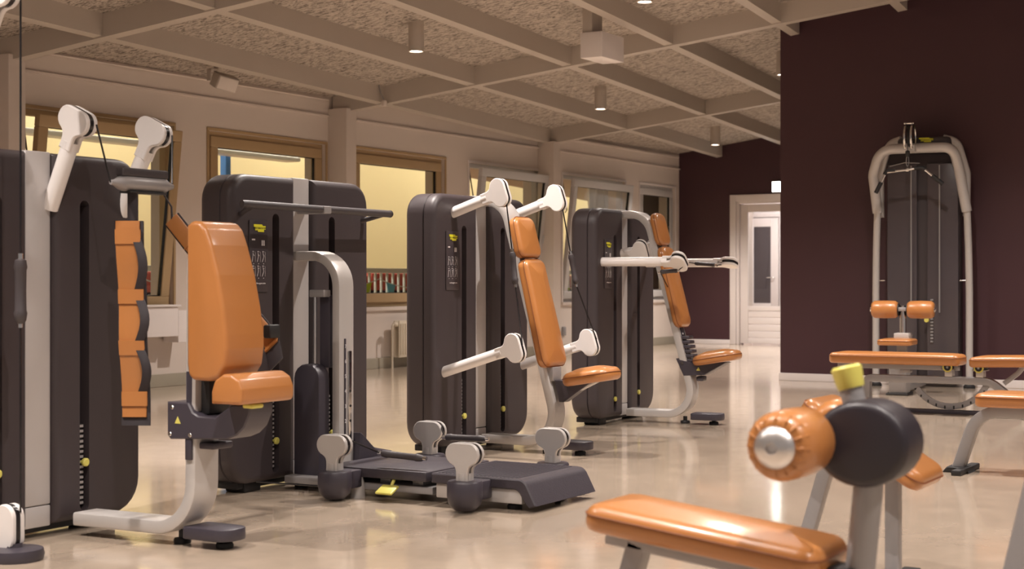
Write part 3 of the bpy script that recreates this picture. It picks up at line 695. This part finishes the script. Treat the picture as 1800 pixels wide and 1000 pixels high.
wv = MB().prism([(.05, .10), (.33, .10), (.33, .15), (.18, .18), (.075, .26), (.065, .26)], -.30, -.22, fXZ, .01).build('rear_wedge', 'slate', m2)
HD = {}
for sx, x in ((-1, -.375), (1, .405)):
    for yy in (-.47, -1.17):
        pot = MB()
        pot.lathe([(.004, .002), (.045, .010), (.070, .035), (.078, .07), (.078, .128), (.072, .136), (.03, .138)], (x, yy, 0), n=24)
        pot.rbox(min(x, x-sx*.13), max(x, x-sx*.13), yy-.06, yy+.06, .05, .132, .008)
        pot.build('pulley_base', 'slate', m2)
        MB().tube([(x, yy, .12), (x, yy, .17)], .0325, 18).build('post', 'silver', m2)
        HD[sx, yy] = head(m2, (x, yy, .252), 0, 1, 'head_s')
for sx, yy, hx in ((-1, -.47, -.20), (1, -.47, .34)):
    x = -.375 if sx < 0 else .405
    a_ = Vector((hx+.0, -.60, .205 if sx < 0 else .232)); b_ = Vector((hx, -.84, .195 if sx < 0 else .235))
    cable(m2, (x, yy-.06, .285), a_); handle(m2, a_, b_, .016)
cable(m2, (-.41, -.04, .06), (-.375, -.42, .06)); link('rubber_foot', ME['foot'], m2, (-.10, -.06, 0))

# ---- crunch machine with strap bar
m1 = thing('crunch_machine', 'charcoal cable machine with thick orange wedge backrest and a bar holding orange straps', 'gym machine', (4.20, 4.60, 0), 0)
tower(m1, (.273, .273), info=False)
SX = .20
MB().bar(roundpath([(SX-.03, -.06, .066), (SX-.01, -.645, .066), (SX, -.645, 1.08)], .17, 10), .135, .052, (1, 0, 0), .010).build('frame', 'silver', m1)
foot_pad(m1, SX, -.60, -.82, .15)
# wedge backrest: side profile (y,z), extruded in x
prof = [(-.672, 1.205), (-.672, .69), (-.68, .65), (-.70, .632), (-.78, .630), (-.825, .642), (-.858, .685), (-.868, .75), (-.866, .80), (-.852, .90), (-.825, 1.02), (-.79, 1.13), (-.765, 1.19), (-.74, 1.215), (-.70, 1.222)]
def soft(P, x0, x1, f, b):
    mb = MB(); rings = []
    for k in range(5):
        a = k/4*math.pi/2; Q = inset_poly(P, b*(1-math.sin(a))); rings.append([f(p, x0+b*(1-math.cos(a))) for p in Q])
    for k in range(5):
        a = (1-k/4)*math.pi/2; Q = inset_poly(P, b*(1-math.sin(a))); rings.append([f(p, x1-b*(1-math.cos(a))) for p in Q])
    mb.loft(rings); return mb
PP = [(p.x, p.y) for p in roundpath([Vector((a, b, 0)) for a, b in prof]+[Vector((*prof[0], 0))], .03, 3)][:-1]
bk = soft(PP, SX-.125, SX+.095, fYZ, .018).build('backrest', 'orange', m1, angle=60)
MB().tube([(SX-.112, p[0], p[1]) for p in inset_poly(PP, .004)], .002, 5, closed=True, caps=False).build('seam', 'orange_thread', bk)
# bolster seat
bp_ = [(-.845, .555), (-.845, .60), (-.86, .640), (-.90, .664), (-.94, .664), (-.975, .645), (-.99, .61), (-.99, .555)]
PP = [(p.x, p.y) for p in roundpath([Vector((a, b, 0)) for a, b in bp_]+[Vector((*bp_[0], 0))], .02, 3)][:-1]
se = soft(PP, SX-.185, SX+.115, fYZ, .014).build('seat', 'orange', m1, angle=60)
MB().tube([(SX-.176, p[0], p[1]) for p in inset_poly(PP, .003)], .002, 5, closed=True, caps=False).build('seam', 'orange_thread', se)
bp_ = [(-.545, .545), (-.65, .545), (-.672, .51), (-.70, .497), (-.78, .495), (-.86, .545), (-.945, .548), (-.945, .515), (-.92, .465), (-.885, .435), (-.84, .418), (-.56, .405), (-.545, .42)]
br = MB().prism(bp_[::-1], SX-.09, SX+.045, fYZ, .005).build('seat_bracket', 'slate', m1)
MB().prism([(-.585, .465), (-.615, .465), (-.60, .492)], SX-.0916, SX-.0905, fYZ, .0004).build('warning_label', 'yellow', br)
for y, z in ((-.57, .525), (-.56, .425), (-.66, .425)): MB().lathe([(.007, SX-.0935), (.009, SX-.091)], (0, y, z), 'x', 10).build('bolt', 'chrome', br)
MB().rbox(SX-.045, SX+.07, -.715, -.672, .50, .64, .008).build('carriage', 'black', m1)
MB().rbox(SX-.073, SX-.066, -.655, -.625, .36, .66, .002).build('side_rail', 'slate', m1)
MB().rbox(SX-.085, SX-.07, -.66, -.63, .33, .41, .003).build('stop_plate', 'slate', m1)
MB().rbox(SX-.05, SX+.06, -.74, -.66, .37, .395, .006).build('release_lever', 'slate', m1)
MB().rbox(SX-.095, SX-.03, -.965, -.915, .535, .552, .007).build('yellow_lever', 'yellow', m1)
# arms
hA = Vector((.065, -.125, 1.618)); arm(m1, (.065, .02, 1.30), hA, r=.033)
hB = Vector((.475, -.13, 1.61)); arm(m1, (.445, .02, 1.29), hB, r=.033)
bL, bR_ = Vector((.065, -.30, 1.375)), Vector((.40, -.30, 1.375))
cable(m1, hA+Vector((0, -.10, -.02)), bL); cable(m1, hB+Vector((0, -.10, -.02)), bR_+Vector((0, 0, 0)))
bar_ = MB().tube([bL, bL+Vector((.02, 0, 0)), bL+Vector((.045, 0, 0)), bL+Vector((.07, 0, 0)), bR_-Vector((.05, 0, 0)), bR_-Vector((.03, 0, 0)), bR_], [.009, .013, .026, .031, .031, .020, .011], 18).build('strap_bar', 'mid', m1)
MB().rbox(.11, .36, -.32, -.28, 1.402, 1.435, .006).build('bar_plate', 'grip', bar_)
MB().rbox(.14, .34, -.33, -.27, 1.338, 1.346, .003).build('bar_hook', 'black', bar_)
# far-left arm with its own cable, grip and low pulley
hL = Vector((-.39, -.21, 2.035)); arm(m1, (-.47, .02, 1.36), hL, r=.033)
cx_, cy_ = -.36, -.285
cable(m1, (cx_, cy_, 2.06), (cx_, cy_, 1.09)); handle(m1, (cx_, cy_, 1.085), (cx_, cy_, .845), .021); cable(m1, (cx_, cy_, .84), (cx_, cy_, .17))
head(m1, (cx_-.01, cy_+.045, .115), -1, 0, 'head_w')
MB().lathe([(.0, .0), (.10, .0), (.105, .02), (.10, .04), (.03, .046), (.028, .06)], (cx_-.01, cy_+.02, 0), n=26).build('pulley_base', 'slate', m1)
# straps hanging from the bar
CR = Vector((.509, -.861, 0)); CF = Vector((-.861, -.509, 0))     # strap faces across the aisle
def strap(path, lab, loops):
    t = thing('shoulder_strap', lab, 'strap', (0, 0, 0), 0)
    path = [Vector(p) for p in path]; base = path[0].copy(); t.location = base; path = [p-base for p in path]
    return t, path
wb = m1.matrix_basis
def W1(p): return Matrix.Translation((4.20, 4.60, 0)) @ Vector(p)
top = W1((.18, -.30, 1.345))
t = thing('shoulder_strap', 'orange padded strap with black loops hanging straight down from the grey bar', 'strap', top)
MB().bar([(0, 0, 0), (0, 0, -.18)], .038, .006, CR, .001).build('webbing', 'webbing', t)
wavy = [CF*(.010*math.sin(k*.55))+CR*(.028*(k/24)-.012)+Vector((0, 0, -.115-k*.033)) for k in range(25)]
MB().bar(wavy, .112, .012, CR, .003).build('backing', 'webbing', t)
MB().bar([p+CF*.009-CR*.004 for p in wavy[:-1]], .094, .014, CR, .004).build('pad', 'orange', t)
for k in (1, 8, 14, 20):
    c0, c1 = wavy[k]+CF*.017-CR*.002, wavy[min(k+2, 24)]+CF*.017-CR*.002
    b0 = MB().bar([c0, c1+Vector((0, 0, .01))], .100, .010, CR, .003).build('band', 'orange', t)
for ka, kb2 in ((2.6, 8), (9.8, 14), (15.8, 20)):
    i0, i1 = int(ka), int(kb2); A, B = wavy[i0]+CF*.016, wavy[i1]+CF*.016; pts = []
    for q in range(9):
        f = q/8; pts.append(A.lerp(B, f)+CR*(.030+.026*math.sin(math.pi*f))+CF*(.022*math.sin(math.pi*f)))
    MB().bar(pts, .036, .005, CR, .001).build('hand_loop', 'webbing', t)
p0 = W1((.35, -.30, 1.345))
t = thing('shoulder_strap', 'orange padded strap running from the grey bar down behind the wedge backrest', 'strap', p0)
pts = [(4.585, 4.31, 1.345), (4.60, 4.30, 1.245), (4.62, 4.215, 1.145), (4.64, 4.01, .94), (4.645, 3.83, .77), (4.64, 3.80, .675)]
pts = [Vector(p)-p0 for p in pts]
MB().bar([pts[0]*0, pts[0].lerp(pts[1], .5)+Vector((.01, -.0, 0)), pts[1]], .034, .005, (.8, .6, 0), .001).build('webbing', 'webbing', t)
q = roundpath([tuple(p) for p in pts[1:]], .1, 4)
MB().bar(q, .075, .010, (.36, -.6, .7), .003).build('backing', 'webbing', t); MB().bar([p+CF*.010 for p in q[:-1]], .062, .012, (.36, -.6, .7), .003).build('pad', 'orange', t)
for i in (2, len(q)-3): MB().bar([q[i]+CF*.018, q[i+1].lerp(q[i], .3)+CF*.018], .07, .008, (.36, -.6, .7), .002).build('band', 'orange', t)
MB().rbox(-.03, .03, -.02, .02, -.012, .04, .008).build('buckle', 'black', t, loc=tuple(pts[4]+Vector((-.02, -.02, .02))))

# ================================================================== LAT MACHINE
lt = thing('lat_machine', 'tall silver-tubed lat pulldown machine with smoked shroud against the dark wall', 'gym machine', (14.32, 4.02, 0), 6)
for sy in (1, -1):
    y = sy*.43
    MB().tube([(.06, y, .03), (.06, y, .9), (.05, y*.985, 1.30), (.04, y*.955, 1.69)], .033, 16).build('upright', 'silver', lt)
    MB().lathe([(.055, 0), (.055, .02), (.04, .035)], (.06, y, 0), n=16).build('foot', 'black', lt)
    MB().tube(roundpath([(.12, y*.92, 1.60), (.13, y*.93, 2.0), (.10, y*.74, 2.30), (.06, y*.45, 2.33)], .12, 8), .034, 14).build('rear_tube', 'silver', lt)
    MB().tube([(.06, y, 1.0), (.06, y*.80, 1.0)], .006, 8).build('tie_rod', 'chrome', lt)
loop = roundpath([(.04, .41, 1.64), (-.0, .445, 2.0), (-.05, .37, 2.235), (-.05, -.30, 2.235), (.0, -.34, 2.06), (.04, -.41, 1.64)], [.15, .22, .2, .2], 8)
MB().tube(loop, .047, 18).build('top_loop', 'silver', lt)
hood = MB().rbox(-.02, .26, -.27, .22, 2.24, 2.34, .03, .05).build('hood', 'shell', lt)
link('logo_badge', MB().prism(badge(.13, .042), -.003, 0, lambda p, tt: (tt, -p[0], p[1]), .0008).mesh('logo_badge', 'logo_yellow'), hood, (-.022, -.05, 2.312))
link('logo_text', text_mesh('TECHNOGYM', .02, 'ink_black'), hood, mtx=Matrix.Translation((-.0258, -.05, 2.31)) @ Matrix.Rotation(R(-90), 4, 'Z') @ FRONT)
MB().rbox(.08, .11, .05, .33, .06, 2.10, .012).build('shroud', 'smoke', lt); MB().rbox(.08, .11, -.33, -.04, .06, 2.10, .012).build('shroud', 'smoke', lt)
MB().rbox(.12, .26, -.34, .34, .05, 2.2, .02).build('cabinet', 'shell', lt)
for y in (.10, -.16): MB().tube([(.055, y, .7), (.055, y, 2.08)], .007, 8).build('guide_rod', 'mid', lt)
MB().tube([(.06, .30, 2.08), (.05, .16, 2.11), (.05, .02, 2.10)], .006, 6).build('top_edge', 'chrome', lt)
for k in range(14): MB().rbox(.062, .080, -.10, -.075, .42+k*.03, .436+k*.03, .003).build('weight_plate', 'mid', lt)
MB().lathe([(.02, -.0), (.024, .02), (.01, .04)], (.02, -.045, .63), 'x', 14).build('selector_pin', 'yellow', lt)
# top pulley
pl = MB().lathe([(.10, -.011), (.105, -.004), (.105, .004), (.10, .011)], (-.16, .075, 2.34), 'y', 26).build('pulley_wheel', 'blackgloss', lt)
for dy in (-.03, .03):
    MB().tube([(-.16+.12*math.cos(R(a)), .075+dy, 2.33+.12*math.sin(R(a))) for a in range(-60, 241, 20)], .011, 8).build('pulley_guard', 'chrome', lt)
MB().tube([(-.20, .03, 2.455), (-.20, .12, 2.455)], .008, 8).build('pulley_bolt', 'chrome', lt); MB().rbox(-.16, .0, .03, .12, 2.20, 2.26, .006).build('pulley_mount', 'silver', lt)
MB().lathe([(.012, 0), (.022, .015), (.022, .05), (.01, .06)], (-.265, .075, 2.14), n=12).build('cable_stop', 'black', lt)
MB().tube([(-.265, .075, 2.30), (-.265, .075, 2.18)], .004, 6).build('cable', 'blackgloss', lt)
MB().tube([(-.265+.0, .075+.012*math.sin(R(a)), 2.10+.05*math.cos(R(a))) for a in range(0, 360, 30)], .004, 6, closed=True, caps=False).build('carabiner', 'chrome', lt)
lb_ = thing('lat_bar', 'bent chrome pulldown bar with black rubber ends hanging from the tall machine', 'bar', (14.05, 4.07, 2.02), 14)
pth = roundpath([(0, .28, -.20), (0, .19, -.02), (0, .0, .0), (0, -.13, .02), (0, -.31, -.13)], .03, 5)
MB().tube(pth, .011, 10).build('rod', 'chrome', lb_)
MB().tube([(0, .285, -.21), (0, .235, -.11)], .019, 12).build('grip', 'black', lb_); MB().tube([(0, -.315, -.135), (0, -.22, -.055)], .019, 12).build('grip', 'black', lb_)
MB().tube(roundpath([(0, .205, -.04), (0, .185, -.005), (0, .11, -.002)], .02, 4), .017, 10).build('elbow_sleeve', 'black', lb_); MB().tube(roundpath([(0, -.06, .01), (0, -.135, .02), (0, -.16, .0)], .02, 4), .017, 10).build('elbow_sleeve', 'black', lb_)
MB().lathe([(.018, -.012), (.02, 0), (.018, .012)], (0, .0, .0), 'y', 12).build('swivel', 'chrome', lb_)
# seat assembly
MB().rbox(-1.10, -.88, -.06, .09, .0, .36, .02).build('pedestal', 'mid', lt); MB().rbox(-1.13, -.85, -.08, .11, 0, .02, .008).build('pedestal_foot', 'black', lt)
MB().rbox(-.95, .05, -.04, .04, .02, .09, .008).build('base_rail', 'mid', lt)
MB().rbox(-1.05, -.88, -.075, .055, .48, .54, .006).build('post_block', 'silver', lt)
MB().rbox(-1.02, -.97, -.05, .035, .36, .48, .006).build('seat_post', 'mid', lt)
MB().tube([(-.97, -.01, .50), (-.97, -.01, .78)], .03, 14).build('thigh_post', 'chrome', lt); MB().rbox(-1.01, -.93, -.06, .04, .73, .765, .008).build('post_head', 'mid', lt)
for sy in (1, -1):
    y0 = -.01+sy*.155
    r_ = MB().lathe([(.03, -.115), (.062, -.112), (.076, -.09), (.079, 0), (.076, .09), (.062, .112), (.03, .115)], (-.97, y0, .745), 'y', 24).build('thigh_roller', 'orange', lt, angle=60)
    MB().lathe([(.012, -.0), (.024, .01), (.024, .02), (.012, .026)], (-.97, y0+sy*.118-.01, .745), 'y', 14).build('end_cap', 'chrome', r_)
    MB().lathe([(.055, -.006), (.055, .006)], (-.97, y0-sy*.115, .745), 'y', 16).build('inner_disc', 'black', r_)
cush(lt, 'seat', .34, .30, .06, (-1.12, .01, .44), (1, 0, 0), (0, 0, 1), .05, .02, .008)

# ================================================================== BENCHES
# adjustable bench in front of the lat machine (runs along Y)
b1 = thing('adjustable_bench', 'long flat orange adjustable bench with notched arc in front of the tall machine', 'bench', (11.6, 3.30, 0))
cush(b1, 'back_pad', 1.0, .29, .09, (0, .14, .365), (0, -1, 0), (0, 0, 1), .05, .03, .01)
cush(b1, 'seat_pad', .46, .29, .085, (0, -.66, .365), (0, -1, .03), (0, .03, 1), .05, .03, .01)
MB().rbox(-.03, .03, -.33, .60, .325, .366, .004, ax='y').build('pad_rail', 'mid', b1)
MB().bar(roundpath([(0, .37, .03), (0, .37, .252), (0, -.56, .252), (0, -.86, .02)], [.03, .16], 8), .07, .055, (1, 0, 0), .008).build('frame', 'mid', b1)
for y in (-.26, -.49):
    MB().rbox(-.04, .04, y-.028, y+.028, .28, .335, .005).build('hinge_post', 'silver', b1); MB().rbox(-.06, .06, y-.05, y+.05, .328, .338, .003).build('hinge_plate', 'mid', b1)
    hb = MB().rbox(-.065, .065, y-.04, y+.04, .335, .372, .01).build('hinge_block', 'black', b1)
    MB().lathe([(.037, -.068), (.037, -.064)], (0, y, .352), 'x', 18).build('ring', 'yellow', hb); MB().lathe([(.026, -.070), (.026, -.066)], (0, y, .352), 'x', 16).build('hub', 'black', hb); MB().lathe([(.009, -.073), (.009, -.068)], (0, y, .352), 'x', 10).build('bolt', 'chrome', hb)
arc = [(0, -.26+.305*math.sin(R(a)), .36-.305*math.cos(R(a))) for a in range(-66, 62, 8)]
ar = MB().bar(arc, .022, .045, (1, 0, 0), .003).build('notched_arc', 'mid', b1)
for a in range(-54, 60, 12): MB().rbox(-.0125, .0125, -.26+.318*math.sin(R(a))-.006, -.26+.318*math.sin(R(a))+.006, .36-.325*math.cos(R(a)), .36-.30*math.cos(R(a)), .002).build('notch', 'black', ar)
MB().bar(roundpath([(0, -.80, .37), (0, -.76, .32), (0, -.66, .24)], .08, 5), .03, .035, (1, 0, 0), .004).build('seat_stay', 'mid', b1)
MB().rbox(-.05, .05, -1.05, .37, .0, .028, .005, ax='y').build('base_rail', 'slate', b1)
for y in (.37,): MB().rbox(-.22, .22, y-.03, y+.03, 0, .05, .008).build('cross_foot', 'mid', b1)
MB().rbox(-.26, .26, -.90, -.84, 0, .05, .008).build('cross_foot', 'mid', b1)
MB().rbox(-.03, .03, .03, .11, .30, .328, .004).build('lock_block', 'mid', b1)
# flat bench
fb = thing('flat_bench', 'flat orange bench on grey curved legs by the right edge of the aisle', 'bench', (8.12, 1.42, 0))
cush(fb, 'pad', 1.2, .29, .08, (0, -.05, .352), (0, -1, 0), (0, 0, 1), .04, .026, .01)
pth = roundpath([(0, .66, .02), (0, .56, .322), (0, -.66, .322), (0, -.76, .02)], [.16, .16], 10)
MB().bar(pth, .07, .06, (1, 0, 0), .008).build('frame', 'mid', fb)
for y in (.66, -.76): MB().prism([(y-.07, 0), (y+.07, 0), (y+.045, .03), (y-.045, .03)], -.07, .07, fYZ, .004).build('foot', 'black', fb)
for y in (.60, -.70): MB().rbox(-.20, .20, y-.0, y+.05, .0, .028, .006).build('cross_foot', 'black', fb)

# roller bench in the foreground
rb_ = thing('roller_bench', 'sit-up bench with orange foot rollers, dark round housing and yellow capped post', 'bench', (3.43, 1.08, 0))
MB().tube([(0, .04, .02), (0, .022, .34), (0, .0, .56), (0, -.01, .62)], [.034, .034, .034, .034], 22).build('post', 'mid', rb_)
hsg = MB()
egg = [(.0+.108*math.cos(R(a))*(1.0 if math.cos(R(a)) < 0 else 1.05), .632+.098*math.sin(R(a))) for a in range(0, 360, 12)]
soft(egg, -.075, .075, fYZ, .02).build('housing', 'dark_housing', rb_, angle=60)
MB().tube([(0, .03, .70), (0, .045, .755)], .027, 20).build('adjuster_tube', 'mid', rb_)
MB().tube([(0, .043, .753), (0, .0465, .765), (0, .055, .798), (0, .0565, .804)], [.030, .0325, .036, .030], 22).build('cap', 'yellow', rb_)
MB().tube([(-.30, .115, .640), (.30, .115, .640)], .014, 12).build('axle', 'chrome', rb_)
for sx in (-1, 1):
    xa = sx*.195
    rp = MB().lathe([(.02, -.10), (.050, -.104), (.066, -.095), (.076, -.07), (.078, 0), (.076, .07), (.066, .095), (.05, .104), (.02, .10)], (xa, .115, .640), 'x', 28).build('foot_roller', 'orange', rb_, angle=60)
    for k in range(16):
        a = 2*math.pi*k/16; ca, sa = math.cos(a), math.sin(a); xo = xa+sx*.1
        MB().tube([(xo+sx*.002, .115+.046*ca, .64+.046*sa), (xo-sx*.003, .115+.060*ca, .64+.060*sa), (xo-sx*.022, .115+.0745*ca, .64+.0745*sa)], [.004, .0055, .001], 6).build('gather', 'orange', rp)
    MB().lathe([(.012, sx*.125), (.030, sx*.122), (.045, sx*.110), (.048, sx*.098)] if sx > 0 else [(.010, -.119), (.013, -.126), (.030, -.122), (.045, -.110), (.048, -.098)], (xa, .115, .640), 'x', 26).build('end_cap', 'satin', rp)
cush(rb_, 'seat', .60, .27, .085, (0, .385, .358), (0, 1, .115), (0, -.115, 1), .05, .034, .016)
MB().bar([(0, .09, .305), (0, .66, .37)], .06, .05).build('seat_rail', 'mid', rb_)
MB().bar([(0, .58, .35), (0, .68, .02)], .06, .05, (1, 0, 0), .006).build('rear_leg', 'mid', rb_)
MB().rbox(-.05, .05, .02, .13, .28, .345, .008).build('bracket', 'black', rb_)
MB().rbox(-.04, .04, .0, .70, .0, .05, .008, ax='y').build('base_rail', 'mid', rb_)
MB().rbox(-.25, .25, -.02, .05, .0, .05, .01).build('cross_foot', 'black', rb_); MB().rbox(-.25, .25, .66, .72, .0, .05, .01).build('cross_foot', 'black', rb_)

# inclined-pad bench behind it
def incline_bench(lab, loc, rz):
    t = thing('incline_bench', lab, 'bench', loc, rz)
    up = Vector((0, .80, .50)).normalized(); out = Vector((0, -.50, .80))
    cush(t, 'pad', .46, .30, .07, (0, .05, .455), up, out, .05, .03, .01)
    MB().bar([(0, .16, .36+.115), (0, .30, .0)], .045, .045, (1, 0, 0), .004).build('leg', 'mid', t)
    MB().bar([(0, -.035, .40), (0, -.035, .0)], .045, .045, (1, 0, 0), .004).build('leg', 'mid', t)
    MB().bar([(0, -.10, .38), (0, .22, .575-.03)], .04, .03, (1, 0, 0), .004).build('pad_rail', 'mid', t)
    MB().rbox(-.22, .22, .27, .33, 0, .04, .006).build('cross_foot', 'black', t); MB().rbox(-.22, .22, -.065, -.005, 0, .04, .006).build('cross_foot', 'black', t)
    return t
incline_bench('small inclined orange pad on grey square legs behind the roller bench', (4.9, 1.50, 0), 0)
t = thing('leg_curl_bench', 'grey bench with a slanted square leg standing beyond the roller bench', 'bench', (4.0, .585, 0))
MB().bar([(0, .345, .02), (0, .17, .78)], .06, .07, (1, 0, 0), .005).build('leg', 'mid', t); MB().rbox(-.25, .25, .31, .38, 0, .04, .008).build('cross_foot', 'black', t)
MB().bar([(0, .20, .40), (0, -.7, .40)], .06, .05, (1, 0, 0), .005).build('seat_rail', 'mid', t); MB().bar([(0, -.66, .40), (0, -.75, .0)], .06, .05, (1, 0, 0), .005).build('leg', 'mid', t)
cush(t, 'pad', .75, .28, .08, (0, -.35, .425), (0, -1, 0), (0, 0, 1), .04, .026, .01)
MB().tube([(0, .21, .46), (.42, .21, .46)], .012, 10).build('axle', 'chrome', t)
MB().lathe([(.02, -.09), (.055, -.085), (.062, 0), (.055, .085), (.02, .09)], (.32, .225, .46), 'x', 22).build('roller', 'orange', t, angle=60)
